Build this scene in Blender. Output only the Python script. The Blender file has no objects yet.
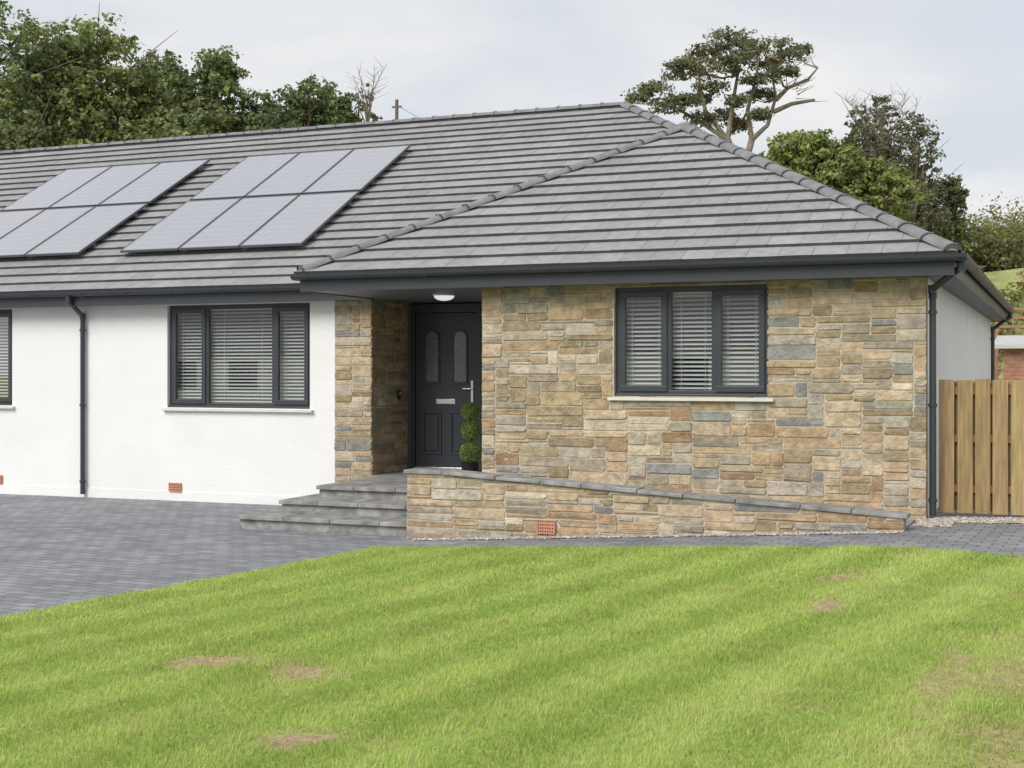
import bpy, math, random
import numpy as np
from mathutils import Vector
random.seed(7)
R = np.random.RandomState(11)
sc = bpy.context.scene
sc.view_settings.view_transform='Standard'; sc.view_settings.look='None'; sc.view_settings.exposure=0

# ------------------------------------------------------------------ materials
def nt(m):
    m.use_nodes=True; n=m.node_tree; n.nodes.clear(); return n
def mat(name,color=(.5,.5,.5),rough=.6,var=.15,vs=3.0,bump=.15,bs=40,attr=False,spec=.4,metal=0,trans=0,dist=.01,var2=0,vs2=.4,stretch=None,coat=0):
    m=bpy.data.materials.new(name); t=nt(m); N=t.nodes; L=t.links
    out=N.new('ShaderNodeOutputMaterial'); b=N.new('ShaderNodeBsdfPrincipled')
    tc=N.new('ShaderNodeTexCoord'); src=tc.outputs['Object']
    if stretch:
        mp=N.new('ShaderNodeMapping'); mp.inputs['Scale'].default_value=stretch; L.new(src,mp.inputs[0]); src=mp.outputs[0]
    if attr:
        a=N.new('ShaderNodeAttribute'); a.attribute_name='col'; col=a.outputs['Color']
    else:
        r=N.new('ShaderNodeRGB'); r.outputs[0].default_value=(*color,1); col=r.outputs[0]
    def scl(col,amt,s,det=6):
        n=N.new('ShaderNodeTexNoise'); n.inputs['Scale'].default_value=s; n.inputs['Detail'].default_value=det
        L.new(src,n.inputs['Vector'])
        mr=N.new('ShaderNodeMapRange'); mr.inputs['From Min'].default_value=.3; mr.inputs['From Max'].default_value=.7
        mr.inputs['To Min'].default_value=1-amt; mr.inputs['To Max'].default_value=1+amt
        L.new(n.outputs['Fac'],mr.inputs['Value'])
        v=N.new('ShaderNodeVectorMath'); v.operation='SCALE'; L.new(col,v.inputs[0]); L.new(mr.outputs[0],v.inputs['Scale'])
        return v.outputs[0]
    if var: col=scl(col,var,vs)
    if var2: col=scl(col,var2,vs2,3)
    if trans:
        N.remove(b); df=N.new('ShaderNodeBsdfDiffuse'); L.new(col,df.inputs['Color'])
        tr=N.new('ShaderNodeBsdfTranslucent'); L.new(col,tr.inputs['Color'])
        mx=N.new('ShaderNodeMixShader'); mx.inputs[0].default_value=trans; L.new(df.outputs[0],mx.inputs[1]); L.new(tr.outputs[0],mx.inputs[2])
        L.new(mx.outputs[0],out.inputs['Surface']); return m
    L.new(col,b.inputs['Base Color'])
    b.inputs['Roughness'].default_value=rough; b.inputs['Specular IOR Level'].default_value=spec; b.inputs['Metallic'].default_value=metal
    b.inputs['Coat Weight'].default_value=coat
    if bump:
        n=N.new('ShaderNodeTexNoise'); n.inputs['Scale'].default_value=bs; n.inputs['Detail'].default_value=5; L.new(src,n.inputs['Vector'])
        bp=N.new('ShaderNodeBump'); bp.inputs['Strength'].default_value=bump; bp.inputs['Distance'].default_value=dist
        L.new(n.outputs['Fac'],bp.inputs['Height']); L.new(bp.outputs[0],b.inputs['Normal'])
    L.new(b.outputs[0],out.inputs['Surface'])
    return m

M={}
M['render']=mat('white_roughcast',(.87,.865,.85),.9,.03,1.2,.7,90,dist=.014,var2=.03,vs2=.5)
M['mortar']=mat('lime_mortar',(.50,.44,.35),.95,.2,6,.6,60,dist=.01)
M['stone']=mat('sandstone',rough=.9,var=.24,vs=13,bump=.9,bs=26,attr=True,dist=.02,var2=.14,vs2=4,spec=.2)
M['tile']=mat('concrete_roof_tile',rough=.8,var=.12,vs=9,bump=.3,bs=70,attr=True,dist=.006,var2=.08,vs2=.8,spec=.3)
M['under']=mat('roof_underlay',(.12,.12,.12),.9,.1)
M['ridge']=mat('ridge_tile',(.20,.20,.208),.75,.25,5,.3,60,dist=.006)
M['anth']=mat('anthracite_upvc',(.045,.05,.06),.38,.06,4,.03,60,spec=.5)
M['soffit']=mat('soffit_board',(.12,.125,.135),.5,.05,4,0)
M['sill']=mat('cast_stone_sill',(.68,.66,.61),.85,.08,5,.2,80,dist=.004)
M['blind']=mat('white_blind',(.88,.88,.87),.55,.03,2,0)
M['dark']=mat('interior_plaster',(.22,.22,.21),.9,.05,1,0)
M['terra']=mat('terracotta',(.56,.26,.17),.85,.15,12,.3,60)
M['hole']=mat('vent_hole',(.08,.04,.03),.9,0,1,0)
M['slab']=mat('slate_coping',(.265,.26,.25),.8,.35,6,.5,25,dist=.01,var2=.15,vs2=1.5)
M['wood']=mat('fence_timber',rough=.8,var=.25,vs=5,bump=.4,bs=14,attr=True,dist=.005,stretch=(6,6,.5),spec=.2)
M['bark']=mat('bark',(.19,.16,.13),.95,.3,4,.6,10,dist=.05)
M['pinebark']=mat('pine_bark',(.28,.23,.185),.95,.3,4,.6,10,dist=.05)
M['leaf']=mat('leaves',var=.12,vs=1.2,attr=True,trans=.35)
M['grassblade']=mat('grass_blades',var=.08,vs=1.5,attr=True,trans=.35)
M['soil']=mat('lawn_soil',rough=.95,var=.25,vs=18,bump=.7,bs=60,attr=True,dist=.02,spec=.1)
M['ground']=mat('rough_grassland',(.32,.35,.14),.95,.25,1.5,.6,8,dist=.08,var2=.25,vs2=.3,spec=.1)
M['pebble']=mat('pebbles',rough=.8,var=.15,vs=20,bump=.1,attr=True,spec=.3)
M['silver']=mat('brushed_steel',(.7,.7,.7),.3,.05,5,0,metal=.8)
M['white']=mat('white_plastic',(.8,.8,.8),.4,.02,5,0)
M['black']=mat('black_plastic',(.02,.02,.022),.4,.02,5,0)
M['doorglass']=mat('obscured_glass',(.12,.135,.15),.12,.3,30,.3,60,spec=.9)
M['alu']=mat('panel_frame',(.14,.14,.15),.4,.05,5,0,metal=.4)
M['redwood']=mat('stained_timber',(.34,.17,.11),.8,.2,4,.3,20)
M['brick']=mat('red_brick',(.38,.19,.13),.9,.3,9,.3,30)
M['slateroof']=mat('dark_slate',(.12,.12,.13),.7,.2,3,.3,10)
M['felt']=mat('pale_sheet_roof',(.5,.5,.5),.7,.1,3,.1,10)

def glassmat(name='window_glass'):
    m=bpy.data.materials.new(name); t=nt(m); N=t.nodes; L=t.links
    out=N.new('ShaderNodeOutputMaterial'); tr=N.new('ShaderNodeBsdfTransparent'); gl=N.new('ShaderNodeBsdfGlossy')
    tr.inputs[0].default_value=(.90,.93,.93,1); gl.inputs['Roughness'].default_value=.015
    tc=N.new('ShaderNodeTexCoord'); n=N.new('ShaderNodeTexNoise'); n.inputs['Scale'].default_value=.9
    L.new(tc.outputs['Object'],n.inputs['Vector']); bp=N.new('ShaderNodeBump'); bp.inputs['Strength'].default_value=.05; bp.inputs['Distance'].default_value=.02
    L.new(n.outputs['Fac'],bp.inputs['Height']); L.new(bp.outputs[0],gl.inputs['Normal'])
    lw=N.new('ShaderNodeLayerWeight'); lw.inputs[0].default_value=.5
    pw=N.new('ShaderNodeMath'); pw.operation='POWER'; pw.inputs[1].default_value=4; L.new(lw.outputs['Facing'],pw.inputs[0])
    ma=N.new('ShaderNodeMath'); ma.operation='MULTIPLY_ADD'; ma.inputs[1].default_value=.6; ma.inputs[2].default_value=.3; L.new(pw.outputs[0],ma.inputs[0])
    mx=N.new('ShaderNodeMixShader'); L.new(ma.outputs[0],mx.inputs[0]); L.new(tr.outputs[0],mx.inputs[1]); L.new(gl.outputs[0],mx.inputs[2]); L.new(mx.outputs[0],out.inputs[0])
    return m
M['glass']=glassmat()

def paving():
    m=bpy.data.materials.new('block_paving'); t=nt(m); N=t.nodes; L=t.links
    out=N.new('ShaderNodeOutputMaterial'); b=N.new('ShaderNodeBsdfPrincipled'); L.new(b.outputs[0],out.inputs[0])
    tc=N.new('ShaderNodeTexCoord'); mp=N.new('ShaderNodeMapping'); mp.inputs['Rotation'].default_value=(0,0,math.radians(3)); L.new(tc.outputs['Object'],mp.inputs[0])
    br=N.new('ShaderNodeTexBrick'); br.inputs['Scale'].default_value=1; br.inputs['Brick Width'].default_value=.24; br.inputs['Row Height'].default_value=.16
    br.inputs['Mortar Size'].default_value=.008; br.inputs['Mortar Smooth'].default_value=.4; br.inputs['Bias'].default_value=0
    br.inputs['Color1'].default_value=(.19,.197,.215,1); br.inputs['Color2'].default_value=(.28,.287,.305,1); br.inputs['Mortar'].default_value=(.10,.10,.105,1)
    L.new(mp.outputs[0],br.inputs['Vector'])
    n=N.new('ShaderNodeTexNoise'); n.inputs['Scale'].default_value=1.1; n.inputs['Detail'].default_value=8; L.new(tc.outputs['Object'],n.inputs['Vector'])
    mr=N.new('ShaderNodeMapRange'); mr.inputs['From Min'].default_value=.3; mr.inputs['From Max'].default_value=.7; mr.inputs['To Min'].default_value=.87; mr.inputs['To Max'].default_value=1.16; L.new(n.outputs[0],mr.inputs[0])
    v=N.new('ShaderNodeVectorMath'); v.operation='SCALE'; L.new(br.outputs['Color'],v.inputs[0]); L.new(mr.outputs[0],v.inputs['Scale']); L.new(v.outputs[0],b.inputs['Base Color'])
    b.inputs['Roughness'].default_value=.7; b.inputs['Specular IOR Level'].default_value=.4
    n2=N.new('ShaderNodeTexNoise'); n2.inputs['Scale'].default_value=60; L.new(tc.outputs['Object'],n2.inputs['Vector'])
    ma=N.new('ShaderNodeMath'); ma.operation='MULTIPLY_ADD'; ma.inputs[1].default_value=-1.0; L.new(br.outputs['Fac'],ma.inputs[0]); 
    m2=N.new('ShaderNodeMath'); m2.operation='MULTIPLY'; m2.inputs[1].default_value=.4; L.new(n2.outputs[0],m2.inputs[0]); L.new(m2.outputs[0],ma.inputs[2])
    bp=N.new('ShaderNodeBump'); bp.inputs['Strength'].default_value=.8; bp.inputs['Distance'].default_value=.008; L.new(ma.outputs[0],bp.inputs['Height']); L.new(bp.outputs[0],b.inputs['Normal'])
    return m
M['paving']=paving()

def pvmat():
    m=bpy.data.materials.new('photovoltaic_glass'); t=nt(m); N=t.nodes; L=t.links
    out=N.new('ShaderNodeOutputMaterial'); b=N.new('ShaderNodeBsdfPrincipled'); L.new(b.outputs[0],out.inputs[0])
    uv=N.new('ShaderNodeUVMap'); uv.uv_map='UVMap'
    br=N.new('ShaderNodeTexBrick'); br.offset=0; br.inputs['Scale'].default_value=1; br.inputs['Brick Width'].default_value=1/6; br.inputs['Row Height'].default_value=.1
    br.inputs['Mortar Size'].default_value=.0035; br.inputs['Bias'].default_value=0
    br.inputs['Color1'].default_value=(.27,.275,.315,1); br.inputs['Color2'].default_value=(.285,.29,.33,1); br.inputs['Mortar'].default_value=(.37,.38,.42,1)  # pale cell colours: sky reflection painted into the base colour
    L.new(uv.outputs[0],br.inputs['Vector']); L.new(br.outputs['Color'],b.inputs['Base Color'])
    b.inputs['Roughness'].default_value=.22; b.inputs['Specular IOR Level'].default_value=.9; b.inputs['Coat Weight'].default_value=.6; b.inputs['Coat Roughness'].default_value=.1
    return m
M['pv']=pvmat()

# ------------------------------------------------------------------ mesh helper
class MB:
    def __init__(s): s.v=[]; s.f=[]; s.m=[]; s.c=[]; s.mats=[]; s.uv={}
    def mi(s,k):
        if k not in s.mats: s.mats.append(k)
        return s.mats.index(k)
    def add(s,vs,fs,k,col=(1,1,1)):
        o=len(s.v); s.v.extend([tuple(p) for p in vs]); s.c.extend([(*col[:3],1)]*len(vs)); i=s.mi(k)
        for f in fs: s.f.append([o+a for a in f]); s.m.append(i)
    def box(s,x0,x1,y0,y1,z0,z1,k,col=(1,1,1)):
        vs=[(x,y,z) for z in (z0,z1) for y in (y0,y1) for x in (x0,x1)]
        s.add(vs,[(0,2,3,1),(4,5,7,6),(0,1,5,4),(2,6,7,3),(0,4,6,2),(1,3,7,5)],k,col)
    def tube(s,p0,p1,r0,r1,k,n=8,col=(1,1,1),caps=True):
        p0=Vector(p0);p1=Vector(p1); d=(p1-p0).normalized(); a=d.orthogonal().normalized(); b=d.cross(a)
        vs=[];fs=[]
        for p,r in((p0,r0),(p1,r1)):
            for i in range(n):
                t=2*math.pi*i/n; vs.append(p+a*r*math.cos(t)+b*r*math.sin(t))
        for i in range(n): fs.append((i,(i+1)%n,n+(i+1)%n,n+i))
        if caps: fs.append(tuple(range(n))[::-1]); fs.append(tuple(range(n,2*n)))
        s.add(vs,fs,k,col)
    def path(s,pts,rs,k,n=7,col=(1,1,1)):
        for i in range(len(pts)-1): s.tube(pts[i],pts[i+1],rs[i],rs[i+1],k,n,col,caps=True)
    def build(s,name,parent=None,smooth=False,bevel=0):
        me=bpy.data.meshes.new(name); me.from_pydata(s.v,[],s.f); 
        for k in s.mats: me.materials.append(M[k])
        me.polygons.foreach_set('material_index',s.m)
        a=me.color_attributes.new('col','FLOAT_COLOR','POINT'); a.data.foreach_set('color',np.array(s.c,dtype=np.float32).ravel())
        if smooth: me.polygons.foreach_set('use_smooth',[True]*len(s.f))
        me.update(); o=bpy.data.objects.new(name,me); sc.collection.objects.link(o)
        if parent: o.parent=parent
        if bevel:
            b=o.modifiers.new('bevel','BEVEL'); b.width=bevel; b.segments=2; b.limit_method='ANGLE'
        return o
def npmesh(name,V,k,C,nper,parent=None):
    me=bpy.data.meshes.new(name); n=len(V); nf=n//nper
    me.vertices.add(n); me.vertices.foreach_set('co',V.astype(np.float32).ravel())
    me.loops.add(n); me.loops.foreach_set('vertex_index',np.arange(n,dtype=np.int32))
    me.polygons.add(nf); me.polygons.foreach_set('loop_start',np.arange(nf,dtype=np.int32)*nper)
    me.update(calc_edges=True); me.materials.append(M[k])
    a=me.color_attributes.new('col','FLOAT_COLOR','POINT'); C4=np.ones((n,4),np.float32); C4[:,:3]=C; a.data.foreach_set('color',C4.ravel())
    o=bpy.data.objects.new(name,me); sc.collection.objects.link(o)
    if parent: o.parent=parent
    return o
def empty(name):
    e=bpy.data.objects.new(name,None); sc.collection.objects.link(e); return e

# ------------------------------------------------------------------ terrain
BP=[(-700,-.9),(-60,-.6),(-14,-.46),(-8,-.455),(-1.6,-.07),(0,-.02),(12,0),(60,.3),(700,.5)]
def zG(x): return float(np.interp(x,[b[0] for b in BP],[b[1] for b in BP]))
def ss(t): t=min(1,max(0,t)); return t*t*(3-2*t)
def hill(x,y):
    h=ss((y-37)/20)*(4.0+1.7*ss((x+22)/18)) + 2.0*ss((y-62)/60)
    if y>37: h+=.3*math.sin(x*.21+y*.13)*ss((y-37)/15)
    return h
def zT(x,y): return zG(x)+hill(x,y)
xs=sorted(set([b[0] for b in BP]+list(range(-60,61,4))+[-400,-250,-150,-100,100,150,250,400])); ys=[-700,-300,-120,-60,-25,0,20,34,37]+list(range(40,90,3))+[95,105,120,160,250,450,900]
g=MB(); vs=[(x,y,zT(x,y)) for y in ys for x in xs]; nx=len(xs)
g.add(vs,[(j*nx+i,j*nx+i+1,(j+1)*nx+i+1,(j+1)*nx+i) for j in range(len(ys)-1) for i in range(nx-1)],'ground')
g.build('ground',smooth=True)

g=MB(); X=[-45,-14,-8,-1.6,0,9]; 
for i in range(5):
    for (ya,yb) in((-8,17.2),(17.2,18.9),(18.9,33)):
        if 17<ya<18.5 and X[i]==-8: continue
        if ya>18.5 and X[i]<-1.7: continue
        g.add([(X[i],ya,zG(X[i])+.006),(X[i+1],ya,zG(X[i+1])+.006),(X[i+1],yb,zG(X[i+1])+.006),(X[i],yb,zG(X[i])+.006)],[(0,1,2,3)],'paving')
g.build('block_paved_driveway')

# ------------------------------------------------------------------ stone generator
PAL=[((.43,.325,.205),7),((.48,.385,.26),7),((.37,.315,.235),6),((.275,.27,.25),2.6),((.54,.46,.345),4),((.37,.255,.155),2),((.36,.285,.18),5),((.43,.385,.305),5)]
PG=[((.235,.235,.23),4),((.29,.29,.28),4),((.33,.32,.295),2),((.18,.185,.19),2)]
def pick(p):
    t=random.uniform(0,sum(w for _,w in p))
    for c,w in p:
        t-=w
        if t<=0: break
    k=random.uniform(.82,1.14); return tuple(min(.7,a*k*random.uniform(.98,1.02)) for a in c)
def stones(mb,u0,u1,z0,z1,place,openings=(),pal=PAL,cu=.05,cz=.045,top=None,bot=None,wr=(4,15),hs=(1,2,2,2,3,3,3,4),pmax=.020):
    nu=max(1,round((u1-u0)/cu)); nz=max(1,round((z1-z0)/cz)); cu=(u1-u0)/nu; cz=(z1-z0)/nz
    occ=np.zeros((nz,nu),bool)
    for (a,b,c,d) in openings:
        for j in range(nz):
            for i in range(nu):
                if a<u0+(i+.5)*cu<b and c<z0+(j+.5)*cz<d: occ[j,i]=True
    for j in range(nz):
        i=0
        while i<nu:
            if occ[j,i]: i+=1; continue
            h=random.choice(hs); w=random.randint(*wr)
            if h>=4: w=max(5,min(w,10))
            if h==1: w=max(w,5)
            h=min(h,nz-j); k=0
            while k<w and i+k<nu and not occ[j,i+k]: k+=1
            rem=0
            while i+k+rem<nu and not occ[j,i+k+rem] and rem<3: rem+=1
            if rem<3: k+=rem
            hh=1
            while hh<h and not occ[j+hh,i:i+k].any(): hh+=1
            occ[j:j+hh,i:i+k]=True
            a,b=u0+i*cu,u0+(i+k)*cu; c,d=z0+j*cz,z0+(j+hh)*cz
            i+=k
            um=(a+b)/2
            if top and c>top(um)-.02: continue
            if bot and d<bot(um)+.01: continue
            gp=random.uniform(.003,.009); a+=gp;b-=gp;c+=gp;d-=gp
            q=min(.026,(d-c)*.3,(b-a)*.3)
            p=random.uniform(.005,pmax)
            jt=lambda s:random.uniform(-s,s)
            rr=[random.uniform(.2,1)*q for _ in range(4)]
            o=[(a+rr[0],c),(b-rr[1],c),(b,c+rr[1]),(b,d-rr[2]),(b-rr[2],d),(a+rr[3],d),(a,d-rr[3]),(a,c+rr[0])]
            o=[(x+jt(.007),y+jt(.006)) for x,y in o]
            cx,cy=(a+b)/2,(c+d)/2
            def shr(pt,s): 
                x,y=pt; return (x+(s if x<cx else -s),y+(s if y<cy else -s))
            rings=[[(x,y,-.004) for x,y in o],[(*shr(pt,.002),p*.75) for pt in o],[(*shr(pt,.009),p+jt(.004)) for pt in o]]
            vs=[]
            for r_ in rings:
                for (x,y,dp) in r_:
                    if top: y=min(y,top(x)-.002)
                    if bot: y=max(y,bot(x)-.01)
                    vs.append(place(x,y,dp))
            vs.append(place(cx+jt(.03),min(cy,top(cx)) if top else cy,p+jt(.008)))
            fs=[]
            for r_ in range(2):
                for t in range(8): fs.append((r_*8+t,r_*8+(t+1)%8,(r_+1)*8+(t+1)%8,(r_+1)*8+t))
            for t in range(8): fs.append((16+t,16+(t+1)%8,24))
            mb.add(vs,fs,'stone',pick(pal))

# ------------------------------------------------------------------ bungalow
H=empty('bungalow')
ZS=2.82; ZE=3.06; TP=.561
WX0,WX1=-32.0,-1.54
FY=16.66; WY=18.75; DY=20.0; BY=31.53
SWX=-7.25; PX0,PX1=-10.70,-10.05
w1=(-5.40,-3.40,1.38,2.78)
w2=(-13.90,-11.16,1.10,2.80)
w3=(-19.95,-17.2,1.10,2.80)
w4=(-26.0,-23.2,1.10,2.80)
def wall_x(mb,x0,x1,y0,y1,z0,z1,ops,k,ki=None):
    ops=sorted(ops); cur=x0
    for (a,b,c,d) in ops:
        mb.box(cur,a,y0,y1,z0,z1,k); mb.box(a,b,y0,y1,z0,c,k); mb.box(a,b,y0,y1,d,z1,k); cur=b
    mb.box(cur,x1,y0,y1,z0,z1,k)
wm=MB()
wall_x(wm,WX0,PX0,WY,WY+.3,-.9,ZS+.01,[w4,w3,w2],'render')
wm.box(WX1-.3,WX1,FY+.3,BY,-.5,ZS+.01,'render')
wm.box(WX0,WX1-.3,BY-.3,BY,-.9,ZS+.01,'render')
wm.box(WX0,WX0+.3,WY+.3,BY-.3,-.9,ZS+.01,'render')
wm.build('white_rendered_walls',H)
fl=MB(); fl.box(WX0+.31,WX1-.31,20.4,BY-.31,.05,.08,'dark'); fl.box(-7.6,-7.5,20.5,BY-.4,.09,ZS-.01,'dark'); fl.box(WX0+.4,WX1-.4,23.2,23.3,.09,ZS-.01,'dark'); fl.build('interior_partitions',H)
bc=MB(); bc.box(WX0,PX0-.002,WY-.010,WY-.001,-.9,-.30,'render'); bc.build('render_plinth',H)
sm=MB()
wall_x(sm,SWX,WX1,FY,FY+.3,-.6,ZS+.01,[w1],'mortar')
sm.box(SWX,SWX+.3,FY+.3,DY+.3,-.6,ZS+.01,'mortar')
sm.box(PX0,PX1,WY-.012,DY,-.9,ZS+.01,'mortar')
sm.build('mortar_core',H)
st=MB()
stones(st,SWX-.012,WX1+.012,-.1,ZS,lambda u,z,d:(u,FY-d,z),[w1])
stones(st,PX0,PX1+.012,-.4,ZS,lambda u,z,d:(u,WY-.012-d,z))
stones(st,WY-.02,DY-.02,-.1,ZS,lambda u,z,d:(PX1+d,u,z))
stones(st,FY,DY,-.1,ZS,lambda u,z,d:(SWX-d,u,z))
st.build('stone_facing',H)
dm=MB(); dX0,dX1=-9.98,-8.72
dm.box(PX1,dX0,DY,DY+.3,-.2,ZS+.01,'soffit'); dm.box(dX1,SWX,DY,DY+.3,-.2,ZS+.01,'render'); dm.build('porch_back_wall',H)
d=MB(); yf=DY-.03
d.box(dX0,dX0+.07,yf,DY+.05,.10,2.80,'anth'); d.box(dX1-.07,dX1,yf,DY+.05,.10,2.80,'anth'); d.box(dX0+.07,dX1-.07,yf,DY+.05,2.66,2.80,'anth')
d.box(dX0+.07,dX1-.07,yf-.02,DY+.05,.10,.14,'silver')
d.build('door_frame',H,bevel=.006)
L0,L1=dX0+.08,dX1-.08; d=MB(); ly=DY+.0
d.box(L0,L1,ly,ly+.05,.145,2.65,'anth')
def moulding(x0,x1,z0,z1,arch=False):
    t=.03; y0=ly-.022; y1=ly-.001
    d.box(x0,x1,y0,y1,z0,z0+t,'anth'); d.box(x0,x0+t,y0,y1,z0+t,z1,'anth'); d.box(x1-t,x1,y0,y1,z0+t,z1,'anth')
    if not arch: d.box(x0+t,x1-t,y0,y1,z1-t,z1,'anth'); d.box(x0+.06,x1-.06,y0+.003,y1,z0+.06,z1-.06,'anth')
    else:
        cx=(x0+x1)/2; r=(x1-x0)/2; n=8
        for i in range(n):
            a=math.pi*i/n; b=math.pi*(i+1)/n
            P=lambda ang,rad,y:(cx+rad*math.cos(ang),y,z1+rad*math.sin(ang))
            d.add([P(a,r,y0),P(b,r,y0),P(b,r-t,y0),P(a,r-t,y0),P(a,r,y1),P(b,r,y1),P(b,r-t,y1),P(a,r-t,y1)],[(0,1,2,3),(0,4,5,1),(3,2,6,7)],'anth')
            d.add([P(a,r-t,ly-.004),P(b,r-t,ly-.004),(cx,ly-.004,z1)],[(0,1,2)],'doorglass')
cx=(L0+L1)/2
for s in(-1,1):
    a=cx+s*.25; moulding(a-.14,a+.14,1.50,2.24,True); moulding(a-.17,a+.17,.35,1.05)
    d.box(a-.112,a+.112,ly-.006,ly-.002,1.53,2.24,'doorglass')
d.box(cx-.17,cx+.17,ly-.02,ly-.001,1.17,1.25,'silver')
d.box(cx-.14,cx+.14,ly-.026,ly-.02,1.185,1.235,'white')
d.box(L1-.10,L1-.06,ly-.02,ly-.001,1.2,1.55,'silver'); d.tube((L1-.08,ly-.02,1.42),(L1-.08,ly-.07,1.42),.012,.012,'silver'); d.tube((L1-.08,ly-.07,1.42),(L1-.22,ly-.07,1.42),.014,.012,'silver')
d.build('front_door',H,bevel=.004)
b=MB(); b.box(PX1+.04,PX1+.07,19.55,19.62,1.25,1.4,'black'); b.box(PX1+.07,PX1+.08,19.57,19.6,1.33,1.36,'white'); b.build('doorbell',H)

def window(X0,X1,Z0,Z1,Yw,splits,openers,nm):
    y0=Yw+.07; y1=y0+.07; F=.075
    w=MB()
    w.box(X0,X1,y0,y1,Z0,Z0+F,'anth'); w.box(X0,X1,y0,y1,Z1-F,Z1,'anth')
    w.box(X0,X0+F,y0,y1,Z0+F,Z1-F,'anth'); w.box(X1-F,X1,y0,y1,Z0+F,Z1-F,'anth')
    w.box(X0-.02,X1+.02,y0-.05,y0-.002,Z0-.012,Z0+.03,'anth')
    xs=[X0+F]+[X0+(X1-X0)*s for s in splits]+[X1-F]
    gl=MB(); bl=MB()
    for i in range(len(xs)-1):
        a,b=xs[i],xs[i+1]
        if i>0: a+=.035
        if i<len(xs)-2:
            w.box(b-.035,b+.035,y0,y1,Z0+F,Z1-F,'anth'); b-=.035
        if openers[i]:
            t=.06; c,dd=Z0+F,Z1-F; ya=y0-.022
            w.box(a-.015,b+.015,ya,y0+.03,c-.015,c+t,'anth'); w.box(a-.015,b+.015,ya,y0+.03,dd-t,dd+.015,'anth')
            w.box(a-.015,a+t,ya,y0+.03,c+t,dd-t,'anth'); w.box(b-t,b+.015,ya,y0+.03,c+t,dd-t,'anth')
            ga,gb,gc,gd=a+t,b-t,c+t,dd-t
            gy=y0+.01
        else: ga,gb,gc,gd=a,b,Z0+F,Z1-F; gy=y0+.03
        gl.add([(ga,gy,gc),(gb,gy,gc),(gb,gy,gd),(ga,gy,gd)],[(0,1,2,3)],'glass')
        by=y1+.06; z=Z0+.05
        while z<Z1-.1:
            zz=z+random.uniform(-.002,.002); sk=random.uniform(-.002,.002)
            th=math.radians(29); dy=.032*math.cos(th); dz=.032*math.sin(th)
            bl.add([(a-.02,by-dy,zz-dz),(b+.02,by-dy,zz-dz+sk),(b+.02,by,zz+.004+sk),(a-.02,by,zz+.004),(b+.02,by+dy,zz+dz+sk),(a-.02,by+dy,zz+dz)],[(0,1,2,3),(3,2,4,5)],'blind'); z+=.056
        bl.box(a-.02,b+.02,by-.03,by+.03,Z1-.09,Z1-.04,'blind')
        for u in(.2,.8):
            x=a+(b-a)*u; bl.box(x-.003,x+.003,by-.038,by-.036,Z0+.05,Z1-.09,'blind')
    w.build(nm+'_frame',H,bevel=.005); gl.build(nm+'_glass',H); bl.build(nm+'_venetian_blind',H)
    s=MB(); s.add([(X0-.07,Yw-.07,Z0-.055),(X1+.07,Yw-.07,Z0-.055),(X1+.07,Yw+.075,Z0-.055),(X0-.07,Yw+.075,Z0-.055),
                   (X0-.07,Yw-.07,Z0-.018),(X1+.07,Yw-.07,Z0-.018),(X1+.07,Yw+.075,Z0-.004),(X0-.07,Yw+.075,Z0-.004)],
                  [(0,3,2,1),(4,5,6,7),(0,1,5,4),(2,3,7,6),(1,2,6,5),(0,4,7,3)],'sill'); s.build(nm+'_sill',H,bevel=.004)
window(*w1,FY,[.355,.65],[1,0,1],'bedroom_window')
window(*w2,WY,[.27,.74],[1,0,1],'living_room_window')
window(*w3,WY,[.27,.74],[1,0,1],'side_room_window')
window(*w4,WY,[.27,.74],[1,0,1],'end_room_window')

def vent(x0,y,z0,parent,nm='air_vent'):
    v=MB(); v.box(x0,x0+.24,y-.02,y+.02,z0,z0+.145,'terra')
    for i in range(7):
        for j in range(3): v.box(x0+.018+i*.031,x0+.032+i*.031,y-.0225,y-.019,z0+.022+j*.04,z0+.042+j*.04,'hole')
    return v.build(nm,parent)
vent(-13.85,WY-.018,-.30,H); vent(-17.65,WY-.018,-.28,H); vent(-22.5,WY-.018,-.30,H)

EX0,EX1=-32.35,-1.19; EY=18.4; FEY=16.3; FX0=-9.86; EB=EY+13.48
s=MB(); s.box(EX0+.02,EX1-.02,EY+.02,EB-.02,ZS,ZS+.02,'soffit'); s.box(FX0+.02,EX1-.02,FEY+.02,EY+.018,ZS,ZS+.02,'soffit'); s.build('soffit',H)
f=MB(); t=.025
f.box(FX0,EX1,FEY,FEY+t,ZS-.015,ZE-.01,'anth'); f.box(EX1-t,EX1,FEY+t,EB,ZS-.015,ZE-.01,'anth'); f.box(FX0,FX0+t,FEY+t,EY,ZS-.015,ZE-.01,'anth')
f.box(EX0,FX0+t,EY,EY+t,ZS-.015,ZE-.01,'anth'); f.box(EX0,EX0+t,EY+t,EB,ZS-.015,ZE-.01,'anth'); f.box(EX0+t,EX1-t,EB-t,EB,ZS-.015,ZE-.01,'anth')
f.build('fascia_boards',H)
gm=MB()
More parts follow.
